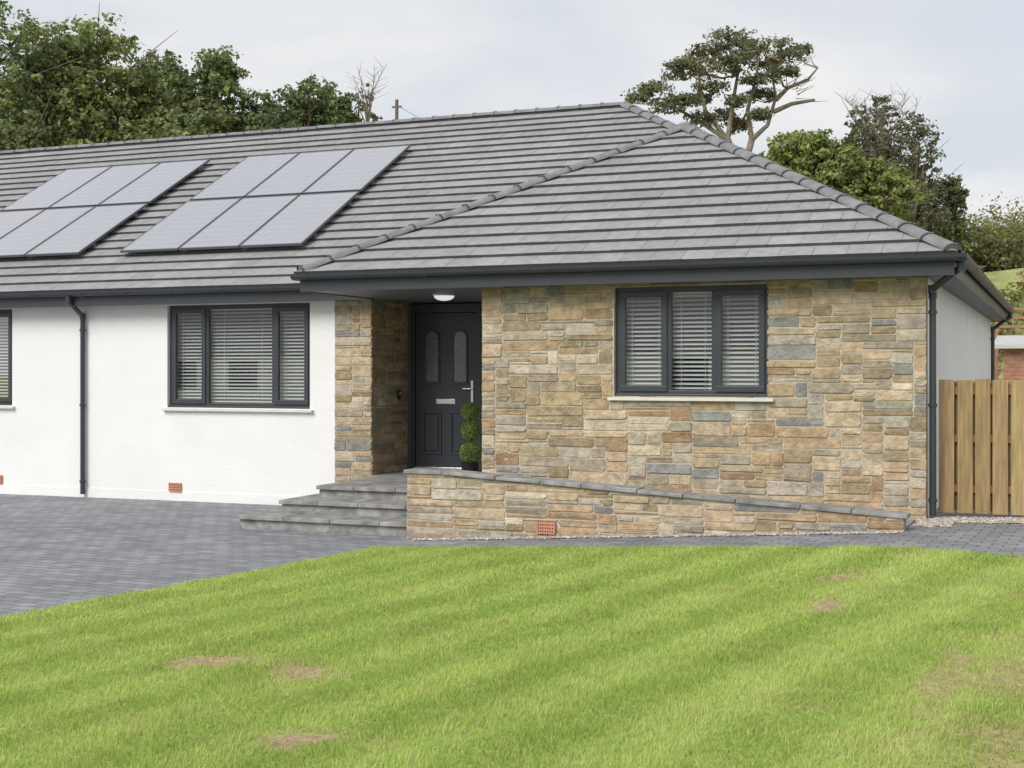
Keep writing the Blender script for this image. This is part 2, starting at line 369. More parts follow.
def gutter(p0,p1,out):
    p0=Vector(p0);p1=Vector(p1);out=Vector(out); r=.07; n=8; vs=[];fs=[]
    prof=[(-r*math.cos(math.pi*i/n),-r*math.sin(math.pi*i/n)) for i in range(n+1)]
    prof=[(prof[0][0],.012)]+prof+[(prof[-1][0]+.004,.014)]+[(x*.93,z*.93) for x,z in prof[::-1]]
    m=len(prof)
    for p in(p0,p1):
        for (a,z) in prof: vs.append(p+out*a+Vector((0,0,z)))
    for i in range(m-1): fs.append((i,i+1,m+i+1,m+i))
    fs.append(tuple(range(m))); fs.append(tuple(range(m,2*m)))
    gm.add(vs,fs,'anth')
    Ln=(p1-p0).length; k=int(Ln/.95)
    for i in range(k+1):
        c=p0+(p1-p0)*((i+.3)/(k+1)); dd=(p1-p0).normalized(); w=.05 if i%4==2 else .014
        for q in range(n):
            a0=math.pi*q/n;a1=math.pi*(q+1)/n; R2=r+.007
            P=lambda an,o_:c+out*(-R2*math.cos(an))+Vector((0,0,-R2*math.sin(an)))+dd*o_
            gm.add([P(a0,-w),P(a1,-w),P(a1,w),P(a0,w)],[(0,1,2,3)],'anth')
gz=ZE-.03
gutter((FX0-.07,FEY-.075,gz),(EX1+.14,FEY-.075,gz),(0,-1,0))
gutter((FX0-.075,FEY,gz),(FX0-.075,EY-.15,gz),(-1,0,0))
gutter((EX1+.075,FEY-.14,gz),(EX1+.075,EB+.1,gz),(1,0,0))
gutter((EX0,EY-.075,gz),(FX0-.15,EY-.075,gz),(0,-1,0))
gm.build('gutters',H)
dp=MB()
def downpipe(pts,r=.04):
    pts=[Vector(p) for p in pts]
    for i in range(len(pts)-1):
        dp.tube(pts[i],pts[i+1],r,r,'anth',12)
        if 0<i: dp.tube(pts[i]+Vector((0,0,.05)),pts[i]-Vector((0,0,.05)),r*1.22,r*1.22,'anth',12)
    a,b=pts[-2],pts[-1]
    for k in(.08,.5,.93):
        c=a+(b-a)*k; dp.tube(c+Vector((0,0,.02)),c-Vector((0,0,.02)),r*1.3,r*1.3,'anth',12)
downpipe([(-15.6,EY-.075,gz-.06),(-15.6,EY-.075,gz-.15),(-15.6,WY-.07,gz-.38),(-15.6,WY-.07,-.40)])
downpipe([(EX1+.075,FEY+.05,gz-.06),(EX1+.075,FEY+.05,gz-.13),(WX1+.07,FEY+.42,gz-.36),(WX1+.07,FY+.12,gz-.42),(WX1+.07,FY+.12,-.02)])
downpipe([(EX1+.075,30.9,gz-.06),(EX1+.075,30.9,gz-.15),(WX1+.07,30.9,gz-.42),(WX1+.07,30.9,0)])
dp.build('downpipes',H,smooth=False)

# roof
rf=MB(); GP=.305; TW=.40
def clip(poly,a,b,c):
    out=[]
    for i in range(len(poly)):
        p=poly[i];q=poly[(i+1)%len(poly)]; fp=a*p[0]+b*p[1]+c; fq=a*q[0]+b*q[1]+c
        if fp>=0: out.append(p)
        if fp*fq<0: t=fp/(fp-fq); out.append((p[0]+t*(q[0]-p[0]),p[1]+t*(q[1]-p[1])))
    return out
cosp=1/math.sqrt(1+TP*TP); sinp=TP*cosp
def roofplane(poly,P,nrm):
    ed=[]
    for i in range(len(poly)):
        p=poly[i];q=poly[(i+1)%len(poly)]; a=-(q[1]-p[1]); b=(q[0]-p[0]); ed.append((a,b,-(a*p[0]+b*p[1])))
    N=Vector((nrm[0]*sinp,nrm[1]*sinp,cosp))
    def W(u,v,l): x,y=P(u,v); return Vector((x,y,ZE+v*TP))+N*l
    rf.add([W(u,v,.0) for u,v in poly],[tuple(range(len(poly)))],'under')
    vmax=max(p[1] for p in poly); umin=min(p[0] for p in poly); umax=max(p[0] for p in poly)
    k=0; v=-.05
    while v<vmax:
        off=(k%2)*TW/2; j0=int((umin-off)/TW)-1; j1=int((umax-off)/TW)+1
        for j in range(j0,j1+1):
            a=j*TW+off+.0022; b=(j+1)*TW+off-.0022
            r=[(a,v),(b,v),(b,v+GP+.01),(a,v+GP+.01)]
            for (A,B,C) in ed:
                if v<0 and abs(A)<1e-9: continue
                r=clip(r,A,B,C)
                if len(r)<3: break
            if len(r)<3: continue
            l0=.056+random.uniform(-.002,.002); l1=.016
            tilt=random.uniform(-.002,.002)
            top=[W(x,y,l0+(l1-l0)*(y-v)/GP+tilt*(x-a)/TW) for x,y in r]
            gcol=random.gauss(.292,.012); col=(gcol,gcol*.99,gcol*1.01)
            rf.add(top,[tuple(range(len(r)))],'tile',col)
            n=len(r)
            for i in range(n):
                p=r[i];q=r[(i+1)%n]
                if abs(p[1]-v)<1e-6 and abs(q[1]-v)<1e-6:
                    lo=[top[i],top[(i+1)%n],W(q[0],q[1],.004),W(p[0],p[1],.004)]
                    rf.add(lo,[(0,3,2,1)],'tile',(.085,.085,.09))  # front lip tinted dark, painting in the shade line below each course
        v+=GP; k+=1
hw=(EX1-FX0)/2; md=6.74
roofplane([(EX0,0),(FX0,0),(FX0+hw,hw),(EX1-md,md),(EX0+md,md)],lambda u,v:(u,EY+v),(0,-1))
roofplane([(FX0,0),(EX1,0),(FX0+hw,hw)],lambda u,v:(u,FEY+v),(0,-1))
roofplane([(FEY,0),(EY,0),(EY+hw,hw),(FEY+hw,hw)],lambda u,v:(EX1-v,u),(1,0))
roofplane([(EY,0),(EB,0),(EY+md,md)],lambda u,v:(EX1-v,u),(1,0))
roofplane([(-EY,0),(-FEY,0),(-FEY-hw,hw),(-EY-hw,hw)],lambda u,v:(FX0+v,-u),(-1,0))
roofplane([(-EB,0),(-EY,0),(-EY-md,md)],lambda u,v:(EX0+v,-u),(-1,0))
roofplane([(-EX1,0),(-EX0,0),(-EX0-md,md),(-EX1+md,md)],lambda u,v:(-u,EB-v),(0,1))
rf.build('tiled_roof',H)
rc=MB()
def ridge(p0,p1,lift=.05):
    p0=Vector(p0)+Vector((0,0,lift));p1=Vector(p1)+Vector((0,0,lift)); d=(p1-p0); Ln=d.length; d.normalize()
    side=d.cross(Vector((0,0,1))).normalized(); up=side.cross(d).normalized(); n=max(1,round(Ln/.45)); sl=Ln/n; m=8
    for i in range(n):
        a=p0+d*(i*sl+.004); b=p0+d*((i+1)*sl+.02); vs=[];fs=[]; ra=.135; rb=.125; ja=random.uniform(-.004,.004)
        for (p,r,th) in((a,ra,0),(b,rb,0)):
            for q in range(m+1):
                an=math.pi*q/m; vs.append(p+side*r*math.cos(an)+up*(r*.62*math.sin(an)-.035+ja))
        for q in range(m): fs.append((q,q+1,m+1+q+1,m+1+q))
        fs.append(tuple(range(m+1)))
        rc.add(vs,fs,'ridge')
        vs=[]
        for o_ in(-.014,.014):
            for q in range(m+1):
                an=math.pi*q/m; vs.append(a+d*o_+side*(ra+.008)*math.cos(an)+up*((ra+.008)*.66*math.sin(an)-.032))
        rc.add(vs,[(q,q+1,m+1+q+1,m+1+q) for q in range(m)],'anth')
zr=ZE+md*TP; zf=ZE+hw*TP
ridge((EX0+md,EY+md,zr),(EX1-md,EY+md,zr))
ridge((EX1-hw,EY+hw,zf),(EX1-md,EY+md,zr))
ridge((EX1-hw,FEY+hw,zf),(EX1-hw,EY+hw,zf))
ridge((FX0,FEY,ZE),(FX0+hw,FEY+hw,zf)); ridge((EX1,FEY,ZE),(EX1-hw,FEY+hw,zf))
ridge((EX1,EB,ZE),(EX1-md,EB-md,zr)); ridge((EX0,EY,ZE),(EX0+md,EY+md,zr)); ridge((EX0,EB,ZE),(EX0+md,EB-md,zr))
rc.build('ridge_and_hip_tiles',H)
em=bpy.data.materials.new('lit_opal_glass'); t_=nt(em); o_=t_.nodes.new('ShaderNodeOutputMaterial'); e_=t_.nodes.new('ShaderNodeEmission'); e_.inputs[0].default_value=(.95,.96,1,1); e_.inputs[1].default_value=.75; t_.links.new(e_.outputs[0],o_.inputs[0]); M['lit']=em
pl=MB(); c=Vector((-8.33,17.75,ZS)); vs=[];fs=[];n=20;m=5
for j in range(m+1):
    a=math.pi/2*j/m
    for i in range(n): vs.append(c+Vector((.15*math.cos(a)*math.cos(2*math.pi*i/n),.15*math.cos(a)*math.sin(2*math.pi*i/n),-.03-.07*math.sin(a))))
for j in range(m):
    for i in range(n): fs.append((j*n+i,j*n+(i+1)%n,(j+1)*n+(i+1)%n,(j+1)*n+i))
pl.add(vs,fs,'lit'); pl.tube(c,c-Vector((0,0,.03)),.165,.165,'white',24); pl.build('porch_light',H,smooth=True)

# ------------------------------------------------------------------ solar panels
N_=Vector((0,-sinp,cosp)); S_=Vector((0,cosp,sinp))
def panel(xa,xb,ya,yb):
    me=MB(); base=lambda x,y,l:Vector((x,y,ZE+(y-EY)*TP))+N_*l
    def slab(x0,x1,y0,y1,l0,l1,k):
        vs=[base(x,y,l) for l in(l0,l1) for y in(y0,y1) for x in(x0,x1)]
        me.add(vs,[(0,2,3,1),(4,5,7,6),(0,1,5,4),(2,6,7,3),(0,4,6,2),(1,3,7,5)],k)
    F=.022
    slab(xa,xb,ya,ya+F,.125,.165,'alu');slab(xa,xb,yb-F,yb,.125,.165,'alu');slab(xa,xa+F,ya+F,yb-F,.125,.165,'alu');slab(xb-F,xb,ya+F,yb-F,.125,.165,'alu')
    slab(xa+F,xb-F,ya+F,yb-F,.13,.160,'pv')
    for yy in(ya+.4,yb-.4): slab(xa-.02,xb+.02,yy-.02,yy+.02,.075,.122,'alu')
    for xx in(xa+.2,xb-.2):
        for yy in(ya+.4,yb-.4): slab(xx-.015,xx+.015,yy-.03,yy+.03,.02,.074,'alu')
    o=me.build('solar_panel'); mesh=o.data; uvl=mesh.uv_layers.new(name='UVMap')
    for l in mesh.loops:
        co=mesh.vertices[l.vertex_index].co; uvl.data[l.index].uv=((co.x-xa-F)/(xb-xa-2*F),(co.y-ya-F)/(yb-ya-2*F))
for x1 in(-11.72,-16.32):
    for i in range(3):
        xb=x1-i*1.235
        panel(xb-1.215,xb,19.50,21.48); panel(xb-1.215,xb,21.54,23.52)

# ------------------------------------------------------------------ steps, ramp wall
SX1=-7.76
S=empty('entrance_steps'); a=MB(); LV=[(-10.5,15.72,-.265),(-10.15,16.22,-.09),(-9.86,16.75,.08)]
for i,(x0,y0,z) in enumerate(LV):
    zb=-.7
    a.box(x0+.03,SX1,y0+.03,WY-.03 if i==2 else LV[i+1][1]+.06,zb,z-.05,'slab')
    a.box(x0+.032,LV[min(i+1,2)][0]+.1,y0+.032,WY-.06,zb-.01*i-.01,z-.052,'slab')
a.build('step_core',S)
a=MB()
for i,(x0,y0,z) in enumerate(LV):
    zl=-.47 if i==0 else LV[i-1][2]
    stones(a,x0+.02,SX1,zl,z-.055,lambda u,zz,dd,y0=y0:(u,y0+.04-dd*.6,zz),pal=PG,cz=.06,wr=(6,13),hs=(2,2,1),pmax=.02)
    stones(a,y0+.02,WY-.05,zl,z-.055,lambda u,zz,dd,x0=x0:(x0+.04-dd*.6,u,zz),pal=PG,cz=.06,wr=(6,13),hs=(2,2,1),pmax=.02)
a.build('step_risers',S)
a=MB()
for i,(x0,y0,z) in enumerate(LV):
    x=x0-.0
    while x<SX1-.01:
        w=min(random.uniform(.55,.75),SX1-x)
        if SX1-x-w<.25: w=SX1-x
        yb=LV[i+1][1]+.03 if i<2 else 17.4
        zz=z+random.uniform(-.002,.002)
        a.box(x+.004,x+w-.004,y0-.022,yb,z-.055,zz,'slab')
        x+=w
    if i<2: 
        y=LV[i+1][1]+.038
        while y<WY-.1:
            h=min(.7,WY-.04-y); a.box(x0,LV[i+1][0]+.03,y,y+h-.008,z-.055,z,'slab'); y+=.7
a.box(-9.86,SWX-.03,17.41,18.6,.03,.079,'slab'); a.box(PX1+.03,SWX-.03,18.61,DY-.04,.03,.079,'slab')
a.box(SX1+.005,SWX-.03,15.68,17.4,.03,.0785,'slab')
a.build('step_treads',S,bevel=.006)

RW=empty('ramp_retaining_wall'); ry0,ry1=15.42,15.66; rx0,rx1=-7.75,-1.66
topf=lambda u: .40 if u<-7.25 else .40-(u+7.25)*(.40-.075)/(rx1+7.25)
a=MB()
pts=[rx0,-7.25,-4.5,rx1]
for i in range(3):
    p,q=pts[i],pts[i+1]
    a.add([(p,ry0,-.8),(q,ry0,-.8),(q,ry1,-.8),(p,ry1,-.8),(p,ry0,topf(p)),(q,ry0,topf(q)),(q,ry1,topf(q)),(p,ry1,topf(p))],[(0,1,5,4),(2,3,7,6),(4,5,6,7),(0,4,7,3),(1,2,6,5)],'mortar')
a.add([(SWX-.02,ry1,-.3),(rx1,ry1,-.3),(rx1,FY-.03,-.3),(SWX-.02,FY-.03,-.3),(SWX-.02,ry1,.078),(rx1,ry1,-.05),(rx1,FY-.03,-.05),(SWX-.02,FY-.03,.078)],[(4,5,6,7),(1,2,6,5),(0,1,5,4)],'slab')
a.build('wall_core_and_ramp',RW)
a=MB(); 
stones(a,rx0-.01,rx1+.01,-.5,.40,lambda u,z,dd:(u,ry0-dd,z),top=topf,bot=lambda u:zG(u)-.02,hs=(1,2,2,2,3))
stones(a,ry0,ry1,-.5,.40,lambda u,z,dd:(rx0-dd,u,z),bot=lambda u:-.47)
stones(a,rx0,rx1,-.1,.40,lambda u,z,dd:(u,ry1+dd,z),top=topf,bot=lambda u:-.05)
stones(a,ry0,ry1,-.1,.07,lambda u,z,dd:(rx1+dd,u,z))
a.build('wall_stones',RW)
a=MB(); x=rx0-.05
while x<rx1+.04:
    w=random.uniform(.5,.75)
    if x<-7.25 and x+w>-7.25: w=-7.25-x
    if rx1+.05-x-w<.3: w=rx1+.05-x
    p,q=x+.004,x+w-.004; th=random.uniform(.04,.055); y0=ry0-.045+random.uniform(-.012,.012); y1=ry1+.04
    tp=lambda u:topf(min(u,rx1+.05))+.001
    a.add([(p,y0,tp(p)),(q,y0,tp(q)),(q,y1,tp(q)),(p,y1,tp(p)),(p,y0+.006,tp(p)+th),(q,y0,tp(q)+th),(q,y1,tp(q)+th),(p,y1,tp(p)+th)],[(0,3,2,1),(4,5,6,7),(0,1,5,4),(2,3,7,6),(1,2,6,5),(0,4,7,3)],'slab')
    x+=w
a.build('wall_coping',RW,bevel=.008)
vent(-5.98,ry0-.02,-.28,RW)

# ------------------------------------------------------------------ gravel
def gravel(name,regions,dens):
    Vs=[];Cs=[]
    octv=np.array([(1,0,0),(0,1,0),(-1,0,0),(0,-1,0),(0,0,1),(0,0,-1)],float); tri=[(0,1,4),(1,2,4),(2,3,4),(3,0,4)]
    for (x0,x1,y0,y1) in regions:
        n=int((x1-x0)*(y1-y0)*dens)
        P=np.stack([R.uniform(x0,x1,n),R.uniform(y0,y1,n)],1); 
        s=R.uniform(.010,.026,n); an=R.uniform(0,6.28,n)
        cols=np.array([(.42,.38,.33),(.30,.28,.26),(.52,.48,.43),(.38,.28,.21),(.22,.22,.23)])[R.randint(0,5,n)]*R.uniform(.9,1.3,n)[:,None]
        z=np.array([zG(x) for x in P[:,0]])+.008+R.uniform(0,.012,n)
        J=R.uniform(.7,1.2,(n,6,3))
        v=octv[None]*J*s[:,None,None]; v[:,:,2]*=.65
        ca,sa=np.cos(an)[:,None],np.sin(an)[:,None]; vx=v[:,:,0]*ca-v[:,:,1]*sa; vy=v[:,:,0]*sa+v[:,:,1]*ca
        W=np.stack([vx+P[:,0:1],vy+P[:,1:2],v[:,:,2]+z[:,None]],2)
        for t in tri: 
            Vs.append(W[:,t,:].reshape(-1,3)); Cs.append(np.repeat(cols,3,0))
    return npmesh(name,np.concatenate(Vs),'pebble',np.concatenate(Cs),3)
gravel('gravel_border',[(-7.6,-1.7,15.20,15.38),(-1.62,5,16.35,16.95),(-1.6,-1.2,15.9,16.4)],2600)

# ------------------------------------------------------------------ lawn
tabs={}
def vnoise(x,y,s,seed):
    if seed not in tabs: tabs[seed]=np.random.RandomState(seed).rand(64,64)
    T=tabs[seed]; X=x/s+100;Y=y/s+100; i=np.floor(X).astype(int); j=np.floor(Y).astype(int); fx=X-i; fy=Y-j; fx=fx*fx*(3-2*fx); fy=fy*fy*(3-2*fy)
    g_=lambda a,b:T[a%64,b%64]
    return (g_(i,j)*(1-fx)+g_(i+1,j)*fx)*(1-fy)+(g_(i,j+1)*(1-fx)+g_(i+1,j+1)*fx)*fy
PATCH=[(-5.3,7.73,.27,.19),(-4.46,7.47,.27,.19),(-1.73,11.75,.18,.28),(-1.65,10.3,.13,.28),(-3.65,5.9,.28,.14),(-.62,7.7,.10,.9),(-.25,8.2,.22,.4),(-4.4,6.35,.10,.08),(-.35,13.2,.1,.15),(-.25,6.6,.2,.4)]
def patchf(x,y):
    p=np.zeros_like(x); nn=vnoise(x,y,.13,5)-.5+.9*(vnoise(x,y,.05,6)-.5)
    for k,(a,b,rx,ry) in enumerate(PATCH):
        d_=np.sqrt(((x-a)/rx)**2+((y-b)/ry)**2)+nn*1.3
        p=np.maximum(p,np.clip((1.3-d_)/.8,0,1)*(.95 if k<5 else .55))
    return p
def stripe(x,y):
    u=x-(y-7)*.22; w=np.sin(u*2*math.pi/.92+ .25*(vnoise(x,y,1.5,9)-.5)*8); return np.clip(w*1.8,-1,1)*(.45+.75*vnoise(x,y,2.2,17))
def lawncol(x,y):
    n1=vnoise(x,y,1.3,1);n2=vnoise(x,y,.28,2);n3=vnoise(x,y,.09,3)
    g0=np.array([.315,.46,.090]);g1=np.array([.50,.60,.185]);st=np.array([.56,.41,.26])
    t=np.clip(.2+.3*n1+.25*n2+.25*n3+.09*stripe(x,y),0,1)[:,None]
    c=g0*(1-t)+g1*t
    dry=np.clip((x+.75-.1*(y-7))*1.2+(n2-.5)*1.5,0,1)*.22+np.clip(n2*n3-.5,0,1)*.9
    c=c*(1-dry[:,None])+st*dry[:,None]
    p=patchf(x,y)[:,None]; c=c*(1-p)+st*(.8)*p
    return c
Xl=lambda y:-7.67-(14.4-y)*.1727
Yb=lambda x:np.interp(x,[-9,-7.67,-1.47,-.36,3,8],[14.4,14.4,13.85,13.3,13.05,12.8])
zGv=lambda x:np.interp(x,[b[0] for b in BP],[b[1] for b in BP])
LW=empty('lawn')
ns,ntt=150,170
ss_,tt_=np.meshgrid(np.linspace(0,1,ns),np.linspace(0,1,ntt)); yb0=-3+tt_*17.4; xx=Xl(yb0)+ss_*(8-Xl(yb0)); yy=-3+tt_*(Yb(xx)+3)
zz=zGv(xx)+.022+.012*(vnoise(xx,yy,.5,21)-.5)
V=np.stack([xx,yy,zz],2)
idx=np.arange(ns*ntt).reshape(ntt,ns); F=np.stack([idx[:-1,:-1],idx[:-1,1:],idx[1:,1:],idx[1:,:-1]],2).reshape(-1,4)
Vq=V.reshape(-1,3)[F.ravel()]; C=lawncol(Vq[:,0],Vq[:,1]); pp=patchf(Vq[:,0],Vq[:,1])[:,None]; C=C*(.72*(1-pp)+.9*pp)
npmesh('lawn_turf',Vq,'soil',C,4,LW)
def blades():
    out=[];cols=[]
    for (d0,d1,dens,w) in((0,9,5200,.0035),(9,12,3600,.0045),(12,22,2400,.006)):
        n=int(17*18*dens); x=R.uniform(-9.5,6.5,n); y=R.uniform(-.5,14.5,n); dist=np.hypot(x,y)
        u=(x*.925+y*.379); dv=(-.379*x+.925*y)
        k=(dist>=d0)&(dist<d1)&(x>Xl(y)+.04*vnoise(x,y,.1,31))&(y<Yb(x))&(dv>5.2)&(np.abs(u)<dv*.47+1.0)
        x,y=x[k],y[k]; p=patchf(x,y); k=R.rand(len(x))>p*.78; x,y,p=x[k],y[k],p[k]; n=len(x)
        h=R.uniform(.018,.042,n)*(1-.5*p)*(.75+.6*vnoise(x,y,.2,14)); a=R.uniform(0,6.28,n); s=stripe(x,y)
        lx=R.normal(0,.012,n)+.003; ly=R.normal(0,.012,n)+s*.010
        z=zGv(x)+.018+.012*(vnoise(x,y,.5,21)-.5)
        wx=np.cos(a)*w*R.uniform(.7,1.3,n); wy=np.sin(a)*w*R.uniform(.7,1.3,n)
        T=np.empty((n,3,3)); T[:,0]=np.stack([x-wx,y-wy,z],1);T[:,1]=np.stack([x+wx,y+wy,z],1);T[:,2]=np.stack([x+lx,y+ly,z+h],1)
        c=lawncol(x,y)*R.uniform(.75,1.25,n)[:,None]; yl=(R.rand(n)<.10)[:,None]; c=np.where(yl,np.array([.62,.55,.30]),c)
        out.append(T.reshape(-1,3)); cols.append(np.repeat(c,3,0))
    return np.concatenate(out),np.concatenate(cols)
V,C=blades(); npmesh('grass_blades',V,'grassblade',C,3,LW); print('blades',len(V)//3)

# ------------------------------------------------------------------ fence
FN=empty('wooden_fence'); a=MB(); x=-1.42; fy=17.02
def wc(): k=random.uniform(.7,1.1); return (.38*k,.265*k*random.uniform(.95,1.05),.135*k)
while x<7.5:
    w=.17+random.uniform(-.008,.008); t=random.uniform(-.01,.01)
    a.box(x,x+w,fy,fy+.022,.0,1.60+t,'wood',wc())
    x+=w+random.uniform(.020,.038)
x=-1.33
while x<7.5:
    a.box(x,x+.15,fy+.075,fy+.095,.03,1.58,'wood',tuple(c*.8 for c in wc())); x+=.205
a.build('boards',FN,bevel=.004)
a=MB()
for z in(.25,.85,1.42): a.box(-1.42,7.5,fy+.0225,fy+.0745,z,z+.09,'wood',(.25,.16,.07))
for x in(.35,2.2,4.05,5.9): a.box(x,x+.1,fy+.0955,fy+.19,-.1,1.66,'wood',(.3,.19,.08))
a.build('rails_and_posts',FN)
# ------------------------------------------------------------------ vegetation
vx,vy=-.379,.925; rx,ry=.925,.379
def survey(t,D): return (D*(vx+t*rx),D*(vy+t*ry))
def leafquads(P,size,col,nrm=None,asp=.6):
    n=len(P); a=R.normal(size=(n,3)); 
    if nrm is not None: a=a*.7+nrm
    a/=np.linalg.norm(a,axis=1)[:,None]+1e-9; b=np.cross(a,R.normal(size=(n,3))); b/=np.linalg.norm(b,axis=1)[:,None]+1e-9; c=np.cross(a,b)
    s=(size*R.uniform(.6,1.3,n))[:,None]
    T=np.stack([P-b*s,P+c*s*asp,P+b*s,P-c*s*asp],1); return T.reshape(-1,3),np.repeat(col,4,0)
def crown(blobs,leaf,col,per=34,clumps=26,spread=.24,jit=.25,cabs=None):
    Vs=[];Cs=[]
    for (c,r) in blobs:
        c=np.array(c,float); r=np.array(r,float)
        for k in range(clumps):
            d=R.normal(size=3); d/=np.linalg.norm(d)
            if d[2]<-.5: d[2]*=-1
            cc=c+d*r*R.uniform(.5,1.2); cr=(cabs or spread*r.mean())*R.uniform(.5,1.5)
            n=int(per*R.uniform(.4,1.5)); q=R.normal(size=(n,3)); q/=np.linalg.norm(q,axis=1)[:,None]; P=cc+q*cr*(R.rand(n)**.4*R.uniform(.8,1.5,n))[:,None]*np.array([1.2,1.2,.75])
            base=np.array(col)*R.uniform(1-jit,1+jit)*np.array([R.uniform(.88,1.18),1,R.uniform(.8,1.15)])
            C=base[None]*R.uniform(.7,1.3,n)[:,None]
            v,cl=leafquads(P,leaf,C,nrm=d*.5+q*.5+np.array([0,0,.4])); Vs.append(v);Cs.append(cl)
    return np.concatenate(Vs),np.concatenate(Cs)
def decid(name,t,D,ztop,rw,rh,col,leaf=.10,nb=12,per=26,clumps=30,bark='bark',umin=-.8):
    x,y=survey(t,D); z0=zT(x,y); E=empty(name); zc=ztop-rh
    tr=MB(); base=Vector((x,y,z0-.2)); fork=Vector((x+R.normal()*.2,y,max(z0+1.2,zc-rh*.8)))
    tr.tube(base,fork,.3,.22,bark,8)
    bl=[]
    for i in range(nb):
        ph=R.uniform(0,6.28); u=R.uniform(umin,.97); rr=math.sqrt(max(0,1-u*u))
        if u<0: rr=max(rr,.85)
        k=R.uniform(.5,.9); c=(x+rw*k*rr*math.cos(ph),y+rw*k*rr*math.sin(ph),zc+rh*.76*u)
        s=R.uniform(.26,.42); bl.append((c,(rw*s,rw*s,rh*s*.7)))
        mid=fork.lerp(Vector(c),.5)+Vector((0,0,-.2)); tr.path([fork,mid,Vector(c)],[.11,.07,.03],bark,5)
        for q in range(3):
            e=Vector(c)+Vector((R.normal()*rw*s*.8,R.normal()*rw*s*.8,abs(R.normal())*rh*s*.5)); tr.tube(Vector(c),e,.03,.008,bark,4)
    tr.build('trunk_and_limbs',E)
    V,C=crown(bl,leaf,col,per,clumps)
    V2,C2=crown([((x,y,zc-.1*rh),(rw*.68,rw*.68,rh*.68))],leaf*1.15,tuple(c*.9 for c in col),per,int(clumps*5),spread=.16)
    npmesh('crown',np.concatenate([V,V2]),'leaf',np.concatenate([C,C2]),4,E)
G1=(.22,.27,.125);G2=(.175,.225,.11);G3=(.27,.32,.135)
p=lambda px:(px-512)/1354
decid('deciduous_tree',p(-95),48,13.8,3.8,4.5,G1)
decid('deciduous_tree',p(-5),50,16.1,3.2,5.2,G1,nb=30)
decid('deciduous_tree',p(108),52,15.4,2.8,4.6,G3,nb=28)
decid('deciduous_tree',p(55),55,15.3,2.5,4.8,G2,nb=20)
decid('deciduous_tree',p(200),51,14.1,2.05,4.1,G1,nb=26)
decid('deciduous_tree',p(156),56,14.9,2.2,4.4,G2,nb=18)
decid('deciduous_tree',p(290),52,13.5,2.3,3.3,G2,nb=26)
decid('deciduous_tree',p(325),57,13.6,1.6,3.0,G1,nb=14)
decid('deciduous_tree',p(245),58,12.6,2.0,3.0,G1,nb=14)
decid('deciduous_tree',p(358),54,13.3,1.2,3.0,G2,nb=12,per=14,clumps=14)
def bare(name,t,D,z0,z1,n,sp,col='bark'):
    x,y=survey(t,D); b=MB(); root=Vector((x,y,z0)); b.tube((x,y,zT(x,y)-.2),root,.12,.07,col,6)
    for i in range(n):
        tip=Vector((x+R.uniform(-sp,sp),y+R.uniform(-sp,sp)*.6,z1-abs(R.normal())*.7)); mid=root.lerp(tip,.5)+Vector((R.normal()*.2,R.normal()*.2,0))
        b.path([root,mid,tip],[.035,.018,.006],col,4)
        for q in range(7):
            s=mid.lerp(tip,R.uniform(0,.9)); e=s+Vector((R.normal()*.35,R.normal()*.3,R.uniform(.1,.5))); b.tube(s,e,.009,.004,col,3)
    b.build(name)
bare('bare_tree',p(368),53,11.2,13.9,9,.7)

# pine
PE=empty('pine_tree'); D=55; K=1354/D
def pt(px,y,dd=0): X_,Y_=survey(p(px),D+dd); return Vector((X_,Y_,1.69+(372-y)*(D+dd)/1354))
tr=MB(); root=pt(738,240); x,y=root.x,root.y; root.z=zT(x,y)-.3
f1=pt(728,140); f2=pt(752,140)
limbs=[[f1,pt(706,112),pt(700,85),pt(698,62)],[f1,pt(733,104),pt(738,75),pt(728,45)],[f2,pt(768,125),pt(776,98),pt(770,58)],[pt(776,100),pt(788,88),pt(808,80),pt(818,68)],[f1,pt(705,125),pt(680,110),pt(660,98)],[pt(774,112),pt(792,104),pt(815,100)],[f2,pt(748,110),pt(756,80),pt(760,50)]]
tr.path([root,pt(738,190),f1],[.22,.19,.15],'pinebark',9); tr.path([pt(738,190),f2],[.17,.13],'pinebark',9)
for l in limbs: tr.path(l,[.11,.085,.06,.03][:len(l)],'pinebark',7)
pads=[(700,62,24,6),(728,38,26,6),(688,76,24,6),(748,56,22,6),(772,48,24,6),(790,58,18,5),(760,80,18,5),(712,88,20,5),(742,46,18,6),(710,50,18,5),(768,66,16,5),(738,102,13,5),(802,50,10,3),(655,92,18,8),(640,100,14,10),(668,108,18,8),(686,102,14,7),(720,70,20,5),(680,66,14,4),(735,62,16,5),(700,100,14,5),(725,118,14,8),(700,122,16,8),(740,128,10,8),(762,96,14,5),(784,74,14,5),(760,116,10,6)]
bl=[]
for i,(a_,b_,w_,h_) in enumerate(pads):
    dd=R.uniform(-2,2); c=pt(a_,b_,dd); bl.append((tuple(c),(w_/K,w_/K*.8,h_/K)))
    l=limbs[min(range(len(limbs)),key=lambda q:min((v_-c).length for v_ in limbs[q]))]; s=min(l,key=lambda v_:(v_-c).length)
    for q in range(4):
        e=c+Vector((R.uniform(-.8,.8)*w_/K,R.uniform(-.5,.5)*w_/K,-.1)); m_=s.lerp(e,.5)+Vector((0,0,-.15)); tr.path([s,m_,e],[.04,.025,.012],'pinebark',5)
for q in range(16):
    s=pt(R.uniform(785,815),R.uniform(65,105)); e=s+Vector((R.uniform(.2,.8),0,R.uniform(-.2,.6))); tr.tube(s,e,.022,.006,'pinebark',4)
tr.build('trunk_and_limbs',PE)
V,C=crown(bl,.07,(.20,.215,.13),per=18,clumps=42,cabs=.18); npmesh('needles',V,'leaf',C,4,PE)
